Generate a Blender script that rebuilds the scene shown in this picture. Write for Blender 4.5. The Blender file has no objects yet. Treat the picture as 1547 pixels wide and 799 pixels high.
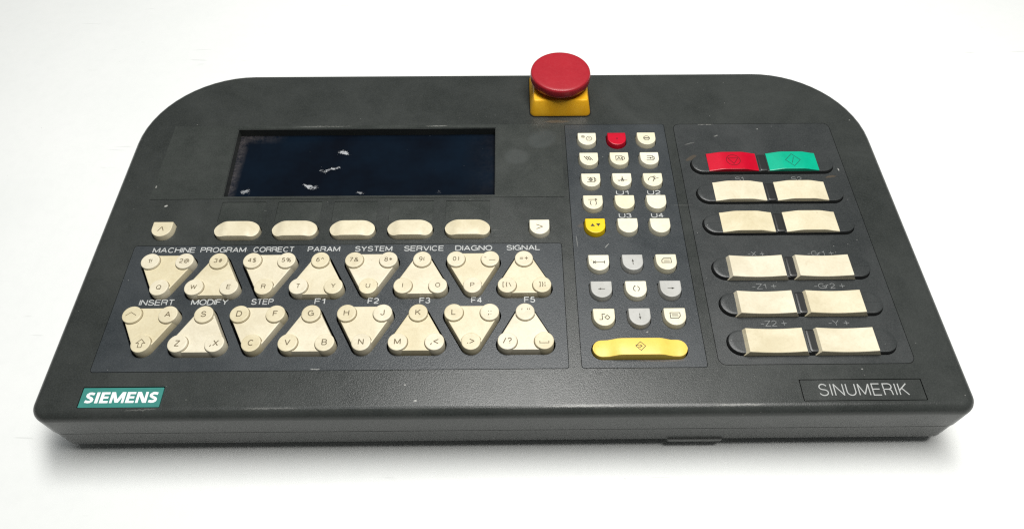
import bpy, bmesh, math, random
from mathutils import Matrix, Vector
random.seed(7)
S = 0.001                       # everything below is written in millimetres
H = 45.5                        # height of the panel's top face above the table (mm)
sc = bpy.context.scene

# ---------------------------------------------------------------- camera
cam_d = bpy.data.cameras.new('camera')
cam = bpy.data.objects.new('camera', cam_d)
sc.collection.objects.link(cam)
cam_d.sensor_fit = 'HORIZONTAL'
cam_d.sensor_width = 36.0
cam_d.lens = 36.0 * 1116.9 / 1547.0
cam_d.clip_start = 0.01
cam_d.clip_end = 50.0
pit, yaw, rol = 0.6239177, -0.0092622, -0.0001899
Rm = (Matrix.Rotation(yaw, 4, 'Z') @ Matrix.Rotation(pit, 4, 'X') @ Matrix.Rotation(rol, 4, 'Z'))
cam.matrix_world = Matrix.Translation((2.0068*S, -162.03*S, (347.878+H)*S)) @ Rm
sc.camera = cam

# ---------------------------------------------------------------- light
world = bpy.data.worlds.new('World')
sc.world = world
world.use_nodes = True
bg = world.node_tree.nodes['Background']
bg.inputs['Color'].default_value = (0.97, 1.0, 0.985, 1)
bg.inputs['Strength'].default_value = 0.07

def area(name, loc, target, sx, sy, power, col):
    d = bpy.data.lights.new(name, 'AREA')
    d.shape = 'RECTANGLE'; d.size = sx; d.size_y = sy
    d.energy = power; d.color = col
    o = bpy.data.objects.new(name, d)
    sc.collection.objects.link(o)
    o.location = loc
    v = Vector(target) - Vector(loc)
    o.rotation_euler = v.to_track_quat('-Z', 'Y').to_euler()
    return o
area('softbox', (0.17, 0.19, 1.15), (0.08, 0.14, 0.0), 0.85, 0.30, 18.6, (1.0, 0.985, 0.955))
area('ceiling_lamp', (-0.25, 0.30, 1.45), (0.0, 0.16, 0.0), 0.9, 0.34, 4.6, (0.97, 0.99, 1.0))

sc.view_settings.view_transform = 'Standard'
sc.view_settings.look = 'None'
sc.view_settings.exposure = 0.0
sc.view_settings.gamma = 1.0
sc.view_settings.use_curve_mapping = False
sc.render.engine = 'CYCLES'
sc.cycles.use_denoising = False
sc.cycles.pixel_filter_type = 'BLACKMAN_HARRIS'
sc.cycles.filter_width = 1.25

# ---------------------------------------------------------------- materials
def new_mat(name):
    m = bpy.data.materials.new(name); m.use_nodes = True
    nt = m.node_tree
    return m, nt, nt.nodes['Principled BSDF']
def nd(nt, t, **kw):
    n = nt.nodes.new(t)
    for k, v in kw.items():
        if k in n.inputs.keys(): n.inputs[k].default_value = v
        else: setattr(n, k, v)
    return n
def ramp(nt, src, a, b, c0=(0, 0, 0, 1), c1=(1, 1, 1, 1)):
    r = nt.nodes.new('ShaderNodeValToRGB')
    r.color_ramp.elements[0].position = a; r.color_ramp.elements[1].position = b
    r.color_ramp.elements[0].color = c0; r.color_ramp.elements[1].color = c1
    nt.links.new(src, r.inputs[0]); return r.outputs[0]
def mix(nt, fac, a, b):
    m = nt.nodes.new('ShaderNodeMix'); m.data_type = 'RGBA'
    for sock, v in ((m.inputs[0], fac), (m.inputs[6], a), (m.inputs[7], b)):
        if isinstance(v, (int, float)): sock.default_value = v
        elif isinstance(v, tuple): sock.default_value = v + (1,) if len(v) == 3 else v
        else: nt.links.new(v, sock)
    return m.outputs[2]
def math_(nt, op, a, b=None, c=None, clamp=False):
    m = nt.nodes.new('ShaderNodeMath'); m.operation = op; m.use_clamp = clamp
    for i, v in enumerate((a, b, c)):
        if v is None: continue
        if isinstance(v, (int, float)): m.inputs[i].default_value = v
        else: nt.links.new(v, m.inputs[i])
    return m.outputs[0]
def noise(nt, vec, scale, detail=4, rough=0.55, dist=0.0):
    n = nt.nodes.new('ShaderNodeTexNoise')
    n.inputs['Scale'].default_value = scale; n.inputs['Detail'].default_value = detail
    n.inputs['Roughness'].default_value = rough; n.inputs['Distortion'].default_value = dist
    nt.links.new(vec, n.inputs['Vector']); return n.outputs['Fac']
def coords(nt, scale=(1, 1, 1), rot=(0, 0, 0)):
    t = nt.nodes.new('ShaderNodeTexCoord'); g = nt.nodes.new('ShaderNodeNewGeometry')
    mp = nt.nodes.new('ShaderNodeMapping')
    mp.inputs['Scale'].default_value = scale; mp.inputs['Rotation'].default_value = rot
    nt.links.new(g.outputs['Position'], mp.inputs['Vector'])     # metres, in the place
    return mp.outputs[0]
def bump(nt, bs, h, strength, dist):
    b = nt.nodes.new('ShaderNodeBump'); b.inputs['Strength'].default_value = strength
    b.inputs['Distance'].default_value = dist
    nt.links.new(h, b.inputs['Height']); nt.links.new(b.outputs[0], bs.inputs['Normal'])

def specks(nt, vec, scale, size, keep):
    v = nt.nodes.new('ShaderNodeTexVoronoi'); v.inputs['Scale'].default_value = scale
    nt.links.new(vec, v.inputs['Vector'])
    near = math_(nt, 'LESS_THAN', v.outputs['Distance'], size)
    sep = nt.nodes.new('ShaderNodeSeparateColor'); nt.links.new(v.outputs['Color'], sep.inputs[0])
    k = math_(nt, 'LESS_THAN', sep.outputs[0], keep)
    return math_(nt, 'MULTIPLY', near, k)
def scratches(nt, rot, keep, sc_=(9, 420, 9), warp=0.2):
    vec = coords(nt, sc_, (0, 0, rot))
    n1 = noise(nt, vec, 1.0, 2, 0.5, warp)
    line = ramp(nt, n1, 0.735, 0.76)
    n2 = noise(nt, coords(nt), 30, 2)
    return math_(nt, 'MULTIPLY', line, ramp(nt, n2, keep, keep + 0.04))

def plastic(name, c0, c1, r0, r1, grain=0.25, dust=0.10, wear=(0.30, 0.30, 0.28), big=14, spec=0.5, marks=()):
    m, nt, bs = new_mat(name)
    v = coords(nt)
    n = ramp(nt, noise(nt, v, big, 6, 0.62, 0.6), 0.36, 0.66)
    n2 = ramp(nt, noise(nt, v, 90, 5, 0.7), 0.35, 0.7)
    f = math_(nt, 'ADD', math_(nt, 'MULTIPLY', n, 0.7), math_(nt, 'MULTIPLY', n2, 0.3))
    col = mix(nt, f, c0, c1)
    g = noise(nt, v, 1500, 3, 0.7)
    col = mix(nt, math_(nt, 'MULTIPLY', ramp(nt, g, 0.38, 0.72), 0.5), col, tuple(min(1, x*1.6) for x in c1))
    d = specks(nt, v, 330, 0.09, dust)
    cl = ramp(nt, noise(nt, v, 35, 3, 0.6), 0.46, 0.62)
    fs = ramp(nt, noise(nt, v, 900, 3, 0.7), 0.64, 0.72)
    fs = math_(nt, 'MULTIPLY', fs, ramp(nt, noise(nt, v, 28, 4, 0.7, 1.0), 0.56, 0.66))
    d = math_(nt, 'MAXIMUM', math_(nt, 'MULTIPLY', d, cl), math_(nt, 'MULTIPLY', fs, 0.45))
    col = mix(nt, math_(nt, 'MULTIPLY', d, 0.6), col, wear)
    s = math_(nt, 'ADD', scratches(nt, 1.02, 0.62), scratches(nt, -0.62, 0.64), clamp=True)
    col = mix(nt, math_(nt, 'MULTIPLY', s, 0.45), col, wear)
    sx = nt.nodes.new('ShaderNodeSeparateXYZ'); nt.links.new(v, sx.inputs[0])
    for mx, my, rx, ry, ma, amt, mc in marks:
        wx = math_(nt, 'MULTIPLY', math_(nt, 'SUBTRACT', noise(nt, v, 500, 3, 0.7), 0.5), min(rx, 2.5)*0.9*S)
        dx = math_(nt, 'ADD', math_(nt, 'SUBTRACT', sx.outputs[0], mx*S), wx)
        dy = math_(nt, 'ADD', math_(nt, 'SUBTRACT', sx.outputs[1], my*S), wx)
        ux = math_(nt, 'ADD', math_(nt, 'MULTIPLY', dx, math.cos(ma)), math_(nt, 'MULTIPLY', dy, math.sin(ma)))
        uy = math_(nt, 'SUBTRACT', math_(nt, 'MULTIPLY', dy, math.cos(ma)), math_(nt, 'MULTIPLY', dx, math.sin(ma)))
        q = math_(nt, 'ADD', math_(nt, 'POWER', math_(nt, 'DIVIDE', ux, rx*S), 2.0), math_(nt, 'POWER', math_(nt, 'DIVIDE', uy, ry*S), 2.0))
        col = mix(nt, math_(nt, 'MULTIPLY', math_(nt, 'MULTIPLY', math_(nt, 'SUBTRACT', 1.0, q, clamp=True), 2.0, clamp=True), amt), col, mc)
    nt.links.new(col, bs.inputs['Base Color'])
    mr = nt.nodes.new('ShaderNodeMapRange'); nt.links.new(f, mr.inputs[0])
    mr.inputs[3].default_value = r0; mr.inputs[4].default_value = r1
    nt.links.new(mr.outputs[0], bs.inputs['Roughness'])
    bs.inputs['Specular IOR Level'].default_value = spec
    bump(nt, bs, g, grain, 0.00025)
    return m
def keymat(name, c0, c1, dirt, rough=0.42, grime=0.5, spec=0.4):
    m, nt, bs = new_mat(name)
    v = coords(nt)
    a = ramp(nt, noise(nt, v, 55, 5, 0.65, 0.5), 0.35, 0.68)
    col = mix(nt, a, c0, c1)
    b = ramp(nt, noise(nt, v, 150, 6, 0.75, 1.0), 0.60, 0.80)
    col = mix(nt, math_(nt, 'MULTIPLY', b, grime), col, dirt)
    pz = ramp(nt, noise(nt, v, 700, 3, 0.7), 0.45, 0.72)
    col = mix(nt, math_(nt, 'MULTIPLY', pz, 0.16), col, dirt)
    d = specks(nt, v, 260, 0.10, 0.05)
    col = mix(nt, math_(nt, 'MULTIPLY', d, 0.5), col, tuple(x*0.6 for x in dirt))
    oi = nt.nodes.new('ShaderNodeObjectInfo')                # every key has aged a little differently
    hs = nt.nodes.new('ShaderNodeHueSaturation')
    nt.links.new(math_(nt, 'MULTIPLY_ADD', oi.outputs['Random'], 0.35, 0.85), hs.inputs['Saturation'])
    nt.links.new(math_(nt, 'MULTIPLY_ADD', oi.outputs['Random'], -0.07, 1.01), hs.inputs['Value'])
    nt.links.new(col, hs.inputs['Color'])
    nt.links.new(hs.outputs[0], bs.inputs['Base Color'])
    bs.inputs['Roughness'].default_value = rough
    bs.inputs['Specular IOR Level'].default_value = spec
    bump(nt, bs, noise(nt, v, 1800, 2), 0.12, 0.0002)
    return m
def flat(name, c, rough=0.5, spec=0.5, var=0.12):
    m, nt, bs = new_mat(name)
    n = noise(nt, coords(nt), 160, 4, 0.6)
    col = mix(nt, n, tuple(x*(1-var) for x in c), tuple(min(1, x*(1+var)) for x in c))
    nt.links.new(col, bs.inputs['Base Color'])
    bs.inputs['Roughness'].default_value = rough
    bs.inputs['Specular IOR Level'].default_value = spec
    return m

M_body = plastic('body_plastic', (0.0190, 0.0218, 0.0205), (0.039, 0.0428, 0.0405), 0.22, 0.34, grain=0.3, dust=0.09, spec=0.36,
    marks=((-208, 134.5, 1.2, .7, .4, .8, (.45, .45, .42)), (-91, 126.5, 1.6, 3.0, .3, .25, (.45, .45, .42)), (-46, 3.0, .9, .6, 0, .6, (.45, .45, .42)), (-52, 12, .5, .5, 0, .6, (.45, .45, .42)), (188, 19, .6, .4, .3, .5, (.45, .45, .42)), (233, 206, .6, .4, .3, .4, (.45, .45, .42)),
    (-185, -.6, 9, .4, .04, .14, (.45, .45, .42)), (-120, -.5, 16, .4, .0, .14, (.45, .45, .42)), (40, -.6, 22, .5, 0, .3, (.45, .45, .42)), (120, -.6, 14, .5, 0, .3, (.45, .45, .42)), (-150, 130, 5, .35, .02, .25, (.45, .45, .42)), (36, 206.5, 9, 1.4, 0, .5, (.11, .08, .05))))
M_foil = plastic('foil_plastic', (0.022, 0.0265, 0.0295), (0.041, 0.0465, 0.050), 0.26, 0.40, dust=0.14, grain=0.35, spec=0.34,
    marks=((60.5, 101.5, 2.6, .3, .9, .45, (.45, .45, .42)), (77.5, 42.5, .7, .5, .3, .45, (.45, .45, .42)), (93, 26.5, .5, 1.3, .3, .8, (.6, .6, .58)), (-100, 21.5, 3, .5, 0, .5, (.45, .45, .42)), (43, 105, .3, 5, .05, .25, (.45, .45, .42)), (56, 30, 7, 1, .9, .35, (.11, .08, .05)), (52, 118, 9, 2.5, .2, .35, (.11, .08, .05)), (83, 25.2, 14, 1.0, 0, .5, (.11, .08, .05))))
M_foil2 = plastic('grey_foil_plastic', (0.023, 0.0260, 0.0265), (0.043, 0.0465, 0.0465), 0.25, 0.40, dust=0.14, grain=0.35, spec=0.34,
    marks=((213.5, 161, .4, 1.3, .1, .7, (.45, .45, .42)), (140.5, 192, 1.6, .5, .3, .3, (.45, .45, .42)), (169, 198, .6, .5, .6, .4, (.45, .45, .42)), (122, 185, 4, .4, .3, .2, (.45, .45, .42)), (135, 203.0, 9, .5, 0, .4, (.45, .45, .42)), (207, 155, 4, 1.0, .2, .5, (.11, .08, .05)), (121, 172, 5, 1.6, .6, .4, (.11, .08, .05))))
M_over = plastic('overlay_film', (0.0205, 0.0238, 0.0220), (0.042, 0.0465, 0.0430), 0.23, 0.35, grain=0.3, dust=0.08, spec=0.36, big=22, marks=((8, 174, 9, 7.5, 0, .30, (.075, .082, .08)), (25, 190, 11, 9, .6, .28, (.075, .085, .085)), (-218, 150, .5, 1.2, 0, .5, (.45, .45, .42)), (-45, 202.6, 8, .4, 0, .3, (.45, .45, .42)), (-120, 202.9, 20, .3, 0, .25, (.45, .45, .42))))
M_bed = flat('black_bed', (0.006, 0.006, 0.006), 0.7, 0.2)
M_black = flat('gloss_black', (0.018, 0.019, 0.019), 0.34, 0.5)
M_beige = keymat('aged_beige', (0.60, 0.54, 0.385), (0.705, 0.65, 0.49), (0.38, 0.29, 0.17), grime=0.4)
M_cream = keymat('cream', (0.70, 0.66, 0.50), (0.77, 0.735, 0.585), (0.45, 0.37, 0.22), grime=0.4)
M_grey = keymat('grey_key', (0.41, 0.41, 0.385), (0.48, 0.48, 0.455), (0.25, 0.24, 0.22), grime=0.25)
M_yellow = keymat('yellow_key', (0.78, 0.545, 0.065), (0.84, 0.61, 0.10), (0.55, 0.33, 0.04), grime=0.3)
M_red = keymat('red_key', (0.46, 0.018, 0.034), (0.54, 0.030, 0.05), (0.30, 0.01, 0.015), 0.35, 0.4)
M_green = keymat('green_key', (0.03, 0.34, 0.215), (0.05, 0.43, 0.28), (0.02, 0.18, 0.12), 0.35, 0.4)
M_estopy = keymat('stop_yellow', (0.80, 0.40, 0.012), (0.86, 0.48, 0.03), (0.5, 0.2, 0.01), 0.33, 0.35)
M_estopr = keymat('stop_red', (0.33, 0.012, 0.022), (0.37, 0.016, 0.026), (0.42, 0.06, 0.07), 0.36, 0.25)
M_teal = flat('teal_enamel', (0.038, 0.215, 0.185), 0.4, 0.4, 0.2)
M_white = flat('white_print', (0.80, 0.83, 0.83), 0.5, 0.3, 0.1)
M_print = flat('white_legend', (0.42, 0.43, 0.42), 0.5, 0.3, 0.35)
M_name = flat('pale_grey_print', (0.38, 0.39, 0.38), 0.5, 0.3, 0.15)
M_dimwhite = flat('faded_white_print', (0.185, 0.192, 0.19), 0.55, 0.3, 0.35)
M_eng = flat('engraved_brown', (0.15, 0.12, 0.07), 0.6, 0.2, 0.3)
M_engdark = flat('engraved_dark', (0.05, 0.045, 0.035), 0.6, 0.2, 0.3)
M_engred = flat('engraved_dark_red', (0.10, 0.004, 0.007), 0.6, 0.2, 0.2)
M_enggreen = flat('engraved_dark_green', (0.008, 0.11, 0.08), 0.6, 0.2, 0.2)
M_boxm = flat('grey_sheet_metal', (0.10, 0.105, 0.10), 0.5, 0.5)
M_shadegrime = flat('button_ring_shade_and_dirt', (0.17, 0.13, 0.07), 0.7, 0.2, 0.4)  # brown that paints the shadow round the buttons along with gap dirt
M_clip = flat('pale_grey_clip', (0.13, 0.135, 0.13), 0.5, 0.4)

def table_mat():
    m, nt, bs = new_mat('white_table')
    v = coords(nt)
    col = mix(nt, ramp(nt, noise(nt, v, 7, 5, 0.6, 0.4), 0.3, 0.7), (0.775, 0.795, 0.78), (0.81, 0.825, 0.81))
    col = mix(nt, math_(nt, 'MULTIPLY', ramp(nt, noise(nt, v, 120, 5, 0.7), 0.45, 0.8), 0.25), col, (0.70, 0.72, 0.71))
    lines = None
    for rot, keep, s in ((0.35, 0.50, (10, 150, 10)), (-1.2, 0.50, (12, 130, 12)), (1.05, 0.54, (14, 190, 14))):
        l = scratches(nt, rot, keep, s, 1.4)
        lines = l if lines is None else math_(nt, 'ADD', lines, l, clamp=True)
    col = mix(nt, math_(nt, 'MULTIPLY', lines, 0.24), col, (0.42, 0.43, 0.42))
    d = specks(nt, v, 140, 0.05, 0.05)
    col = mix(nt, math_(nt, 'MULTIPLY', d, 0.5), col, (0.35, 0.35, 0.33))
    nt.links.new(col, bs.inputs['Base Color'])
    bs.inputs['Roughness'].default_value = 0.5
    bs.inputs['Specular IOR Level'].default_value = 0.25
    bump(nt, bs, noise(nt, v, 30, 3), 0.15, 0.002)
    return m
M_table = table_mat()

def screen_mat():
    m, nt, bs = new_mat('dusty_dark_glass')
    v = coords(nt)
    n = ramp(nt, noise(nt, v, 22, 4, 0.6), 0.35, 0.7)
    col = mix(nt, n, (0.003, 0.0045, 0.008), (0.004, 0.009, 0.017))
    sepc = nt.nodes.new('ShaderNodeSeparateXYZ'); nt.links.new(v, sepc.inputs[0])
    X, Y = sepc.outputs[0], sepc.outputs[1]
    wob = noise(nt, v, 260, 6, 0.8)
    fine = noise(nt, v, 1100, 4, 0.8)
    # grey residue of old adhesive along the left end and the top corners
    dl = math_(nt, 'SUBTRACT', X, -0.1745)
    e1 = math_(nt, 'SUBTRACT', 1.0, math_(nt, 'DIVIDE', dl, 0.0052), clamp=True)
    dt = math_(nt, 'SUBTRACT', 0.1985, Y)
    e2 = math_(nt, 'MULTIPLY', math_(nt, 'SUBTRACT', 1.0, math_(nt, 'DIVIDE', dt, 0.0060), clamp=True),
               math_(nt, 'SUBTRACT', 1.0, math_(nt, 'DIVIDE', dl, 0.030), clamp=True))
    dr = math_(nt, 'SUBTRACT', -0.0055, X)
    e3 = math_(nt, 'MULTIPLY', math_(nt, 'SUBTRACT', 1.0, math_(nt, 'DIVIDE', dr, 0.022), clamp=True), 0.10)
    e = math_(nt, 'MAXIMUM', math_(nt, 'MAXIMUM', e1, e2), e3)
    e = math_(nt, 'MULTIPLY', e, ramp(nt, wob, 0.36, 0.66))
    col = mix(nt, math_(nt, 'MULTIPLY', e, 0.30), col, (0.20, 0.175, 0.165))
    # white scuffs
    tot = None
    vm = nt.nodes.new('ShaderNodeTexNoise'); vm.inputs['Scale'].default_value = 260; vm.inputs['Detail'].default_value = 5
    vm.inputs['Roughness'].default_value = 0.8
    nt.links.new(v, vm.inputs['Vector'])
    off = nt.nodes.new('ShaderNodeSeparateColor'); nt.links.new(vm.outputs['Color'], off.inputs[0])
    ox = math_(nt, 'MULTIPLY', math_(nt, 'SUBTRACT', off.outputs[0], 0.5), 0.016)
    oy = math_(nt, 'MULTIPLY', math_(nt, 'SUBTRACT', off.outputs[1], 0.5), 0.013)
    for (x, y, rx, ry, w, a) in ((-107, 184.3, 5.2, 1.8, 1, -.3), (-109.8, 170, 4.0, 1.9, 1, .4), (-114.8, 168.6, 4.2, 1.2, 1, .15), (-125.6, 155.3, 5.0, 2.3, 1, -.5),
                           (-121.5, 154.0, 3.2, 2.0, .8, .8),
                           (-164.6, 151.0, 4.4, 2.2, .8, 0), (-91.4, 149.2, 3.0, 1.4, .75, 0), (-46, 168.0, 1.3, 1.2, .35, 0), (-41.5, 149.6, 2.0, 1.2, .5, 0), (-22.5, 149.2, 1.8, .8, .4, 0), (-13, 172.5, 1.5, 4.0, .18, 0), (-98, 179.5, 2, 1, .25, 0), (-148, 171, 1.6, 1, .25, 0)):
        dx = math_(nt, 'ADD', math_(nt, 'SUBTRACT', X, x*S), ox)
        dy = math_(nt, 'ADD', math_(nt, 'SUBTRACT', Y, y*S), oy)
        ca, sa = math.cos(a), math.sin(a)
        ux = math_(nt, 'ADD', math_(nt, 'MULTIPLY', dx, ca), math_(nt, 'MULTIPLY', dy, sa))
        uy = math_(nt, 'SUBTRACT', math_(nt, 'MULTIPLY', dy, ca), math_(nt, 'MULTIPLY', dx, sa))
        q = math_(nt, 'ADD', math_(nt, 'POWER', math_(nt, 'DIVIDE', ux, rx*S), 2.0), math_(nt, 'POWER', math_(nt, 'DIVIDE', uy, ry*S), 2.0))
        f = math_(nt, 'MULTIPLY', math_(nt, 'SUBTRACT', 1.0, q, clamp=True), w)
        tot = f if tot is None else math_(nt, 'MAXIMUM', tot, f)
    tot = math_(nt, 'ADD', math_(nt, 'MULTIPLY', tot, 0.70), math_(nt, 'MULTIPLY', fine, 1.0))
    tot = math_(nt, 'DIVIDE', math_(nt, 'SUBTRACT', tot, 0.84), 0.34, clamp=True)
    col = mix(nt, math_(nt, 'MULTIPLY', tot, 0.8), col, (0.55, 0.57, 0.59))
    d = specks(nt, v, 420, 0.10, 0.06)
    dz = math_(nt, 'MULTIPLY', d, ramp(nt, noise(nt, v, 40, 3), 0.5, 0.65))
    col = mix(nt, math_(nt, 'MULTIPLY', dz, 0.5), col, (0.35, 0.37, 0.38))
    nt.links.new(col, bs.inputs['Base Color'])
    rr = math_(nt, 'ADD', math_(nt, 'MULTIPLY', math_(nt, 'MAXIMUM', tot, e), 0.4), 0.16)
    nt.links.new(rr, bs.inputs['Roughness'])
    bs.inputs['Specular IOR Level'].default_value = 0.12
    return m
M_screen = screen_mat()

# ---------------------------------------------------------------- mesh helpers
def make_mesh(name, V, F, mats, mi=None, sharp=32):
    me = bpy.data.meshes.new(name)
    me.from_pydata([(x*S, y*S, z*S) for x, y, z in V], [], F)
    for m in mats: me.materials.append(m)
    if mi: me.polygons.foreach_set('material_index', mi)
    me.update()
    me.validate()
    me.polygons.foreach_set('use_smooth', [True]*len(me.polygons))
    me.set_sharp_from_angle(angle=math.radians(sharp))
    return me
def link(name, me, parent=None, loc=(0, 0, 0), label=None):
    o = bpy.data.objects.new(name, me)
    sc.collection.objects.link(o)
    o.location = tuple(c*S for c in loc)
    if parent: o.parent = parent
    if label: o['label'] = label
    return o

class MB:
    def __init__(s): s.V = []; s.F = []; s.M = []
    def add(s, V, F, mi=0):
        b = len(s.V); s.V += [tuple(v) for v in V]; s.F += [tuple(b+i for i in f) for f in F]; s.M += [mi]*len(F)
    def mesh(s, name, mats, sharp=32): return make_mesh(name, s.V, s.F, mats, s.M, sharp)

def loft(rings, cap_top=True, cap_bot=False):
    """rings: lists of 3-D points, first = top, going down; points counter-clockwise seen from above"""
    if cap_top:                                   # a narrow flat rim keeps the top face flat in shading
        r0 = rings[0]; mx = sum(p[0] for p in r0)/len(r0); my = sum(p[1] for p in r0)/len(r0)
        rings = [[(p[0]+(mx-p[0])*0.05, p[1]+(my-p[1])*0.05, p[2]) for p in r0]]+list(rings)
    n = len(rings[0]); V = [p for r in rings for p in r]; F = []
    for k in range(len(rings)-1):
        a, b = k*n, (k+1)*n
        for i in range(n):
            j = (i+1) % n
            F.append((a+i, b+i, b+j, a+j))
    if cap_top: F.append(tuple(range(n)))
    if cap_bot: F.append(tuple(reversed(range((len(rings)-1)*n, len(rings)*n))))
    return V, F
def rrect(x0, y0, x1, y1, r, n=6):
    if isinstance(r, (int, float)): r = (r,)*4            # front-left, front-right, back-right, back-left
    pts = []
    for (cx, cy, rr, a0) in ((x0+r[0], y0+r[0], r[0], 180), (x1-r[1], y0+r[1], r[1], 270), (x1-r[2], y1-r[2], r[2], 0), (x0+r[3], y1-r[3], r[3], 90)):
        for k in range(n+1):
            a = math.radians(a0 + 90*k/n)
            pts.append((cx+rr*math.cos(a), cy+rr*math.sin(a)))
    return pts
def circle(cx, cy, r, n=32, sy=1.0):
    return [(cx+r*math.cos(2*math.pi*k/n), cy+r*sy*math.sin(2*math.pi*k/n)) for k in range(n)]
def stadium(cx, cy, w, h, n=12):
    return rrect(cx-w/2, cy-h/2, cx+w/2, cy+h/2, h/2-1e-3, n)
def inset(pts, d):
    n = len(pts); out = []
    for i in range(n):
        p0, p, p1 = pts[i-1], pts[i], pts[(i+1) % n]
        e0 = (p[0]-p0[0], p[1]-p0[1]); e1 = (p1[0]-p[0], p1[1]-p[1])
        l0 = math.hypot(*e0) or 1; l1 = math.hypot(*e1) or 1
        n0 = (-e0[1]/l0, e0[0]/l0); n1 = (-e1[1]/l1, e1[0]/l1)
        mx, my = n0[0]+n1[0], n0[1]+n1[1]; ll = math.hypot(mx, my) or 1
        mx /= ll; my /= ll
        c = max(0.5, mx*n0[0]+my*n0[1])
        out.append((p[0]+mx*d/c, p[1]+my*d/c))
    return out
def ring(pts, z): return [(x, y, z) for x, y in pts]
def dshape(w, d, rc=0.5, n=14):
    """straight edge at the back (+y), half round at the front; origin in the middle of its box"""
    r = w/2; yc = -d/2 + r; pts = []
    for k in range(n+1):
        a = math.pi + math.pi*k/n
        pts.append((r*math.cos(a), yc+r*math.sin(a)))
    for k in range(4):
        a = math.radians(0+90*k/3); pts.append((w/2-rc+rc*math.cos(a), d/2-rc+rc*math.sin(a)))
    for k in range(4):
        a = math.radians(90+90*k/3); pts.append((-w/2+rc+rc*math.cos(a), d/2-rc+rc*math.sin(a)))
    return pts
def hull3(cs, r, n=9):
    """outline round three circles, counter-clockwise"""
    pts = []
    m = len(cs)
    for i in range(m):
        p0, p, p1 = cs[i-1], cs[i], cs[(i+1) % m]
        a0 = math.atan2(p[1]-p0[1], p[0]-p0[0]) - math.pi/2
        a1 = math.atan2(p1[1]-p[1], p1[0]-p[0]) - math.pi/2
        while a1 < a0: a1 += 2*math.pi
        for k in range(n+1):
            a = a0+(a1-a0)*k/n
            pts.append((p[0]+r*math.cos(a), p[1]+r*math.sin(a)))
    return pts
def tidy(pts, e=0.02):
    out = []
    for p in pts:
        if not out or math.hypot(p[0]-out[-1][0], p[1]-out[-1][1]) > e: out.append(p)
    if math.hypot(out[0][0]-out[-1][0], out[0][1]-out[-1][1]) < e: out.pop()
    return out
def sheet(outer, holes, z, depth, skirt=True, hole_depth=None):
    """flat face with holes, filled by triangles, plus the walls of its rim and holes"""
    bm = bmesh.new(); loops = []
    for pts in [outer]+holes:
        pts = tidy(pts)
        vs = [bm.verts.new((x, y, z)) for x, y in pts]
        es = [bm.edges.new((vs[i], vs[(i+1) % len(vs)])) for i in range(len(vs))]
        loops.append((pts, es))
    bmesh.ops.triangle_fill(bm, use_beauty=True, use_dissolve=False, edges=[e for l in loops for e in l[1]], normal=(0, 0, 1))
    bm.verts.index_update()
    V = [tuple(v.co) for v in bm.verts]
    F = []
    for f in bm.faces:
        idx = [v.index for v in f.verts]
        if f.normal.z < 0: idx.reverse()
        F.append(tuple(idx))
    bm.free()
    for k, (pts, es) in enumerate(loops):
        if k == 0 and not skirt: continue
        dd = depth if (k == 0 or hole_depth is None) else hole_depth
        b = len(V); n = len(pts)
        V += [(x, y, z) for x, y in pts] + [(x, y, z-dd) for x, y in pts]
        for i in range(n):
            j = (i+1) % n
            q = (b+i, b+n+i, b+n+j, b+j)
            F.append(q if k == 0 else tuple(reversed(q)))
    return V, F

# ---- strokes (lines drawn on things) and lettering
_zc = [0]
def stroke(mb, pts, w, z, mi=0, closed=False):
    """a mitred ribbon along the points"""
    P = [pts[0]]
    for p in pts[1:]:
        if math.hypot(p[0]-P[-1][0], p[1]-P[-1][1]) > 1e-4: P.append(p)
    if closed and math.hypot(P[0][0]-P[-1][0], P[0][1]-P[-1][1]) < 1e-3: P.pop()
    n = len(P)
    if n < 2: return
    if not closed:
        for i in range(1, n-1):
            a0 = math.atan2(P[i][1]-P[i-1][1], P[i][0]-P[i-1][0]); a1 = math.atan2(P[i+1][1]-P[i][1], P[i+1][0]-P[i][0])
            t = abs((a1-a0+math.pi) % (2*math.pi)-math.pi)
            if t > math.radians(100):
                stroke(mb, P[:i+1], w, z, mi); stroke(mb, P[i:], w, z, mi); return
    _zc[0] = (_zc[0]+1) % 8; z = z+0.0012*_zc[0]
    V = []
    for i in range(n):
        a = P[i-1] if (i > 0 or closed) else None
        b = P[(i+1) % n] if (i < n-1 or closed) else None
        p = P[i]
        def nrm(u, v):
            l = math.hypot(v[0]-u[0], v[1]-u[1]); return (-(v[1]-u[1])/l, (v[0]-u[0])/l)
        if a is None: m = nrm(p, b); c = 1
        elif b is None: m = nrm(a, p); c = 1
        else:
            n0, n1 = nrm(a, p), nrm(p, b); mx, my = n0[0]+n1[0], n0[1]+n1[1]; l = math.hypot(mx, my)
            if l < 0.15: m = n0; c = 1
            else: m = (mx/l, my/l); c = max(0.38, m[0]*n0[0]+m[1]*n0[1])
        k = w/2/c
        V += [(p[0]+m[0]*k, p[1]+m[1]*k, z), (p[0]-m[0]*k, p[1]-m[1]*k, z)]
    F = []
    for i in range(n if closed else n-1):
        j = (i+1) % n
        F.append((2*i, 2*i+1, 2*j+1, 2*j))
    mb.add(V, F, mi)
def el(cx, cy, rx, ry, a0, a1, n=10):
    return [(cx+rx*math.cos(math.radians(a0+(a1-a0)*k/n)), cy+ry*math.sin(math.radians(a0+(a1-a0)*k/n))) for k in range(n+1)]
_S = el(.5, .74, .44, .26, 20, 180, 9)+el(.5, .74, .44, .22, 195, 250, 3)+el(.5, .27, .5, .25, 62, 0, 4)+el(.5, .27, .5, .27, -10, -165, 10)
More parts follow.
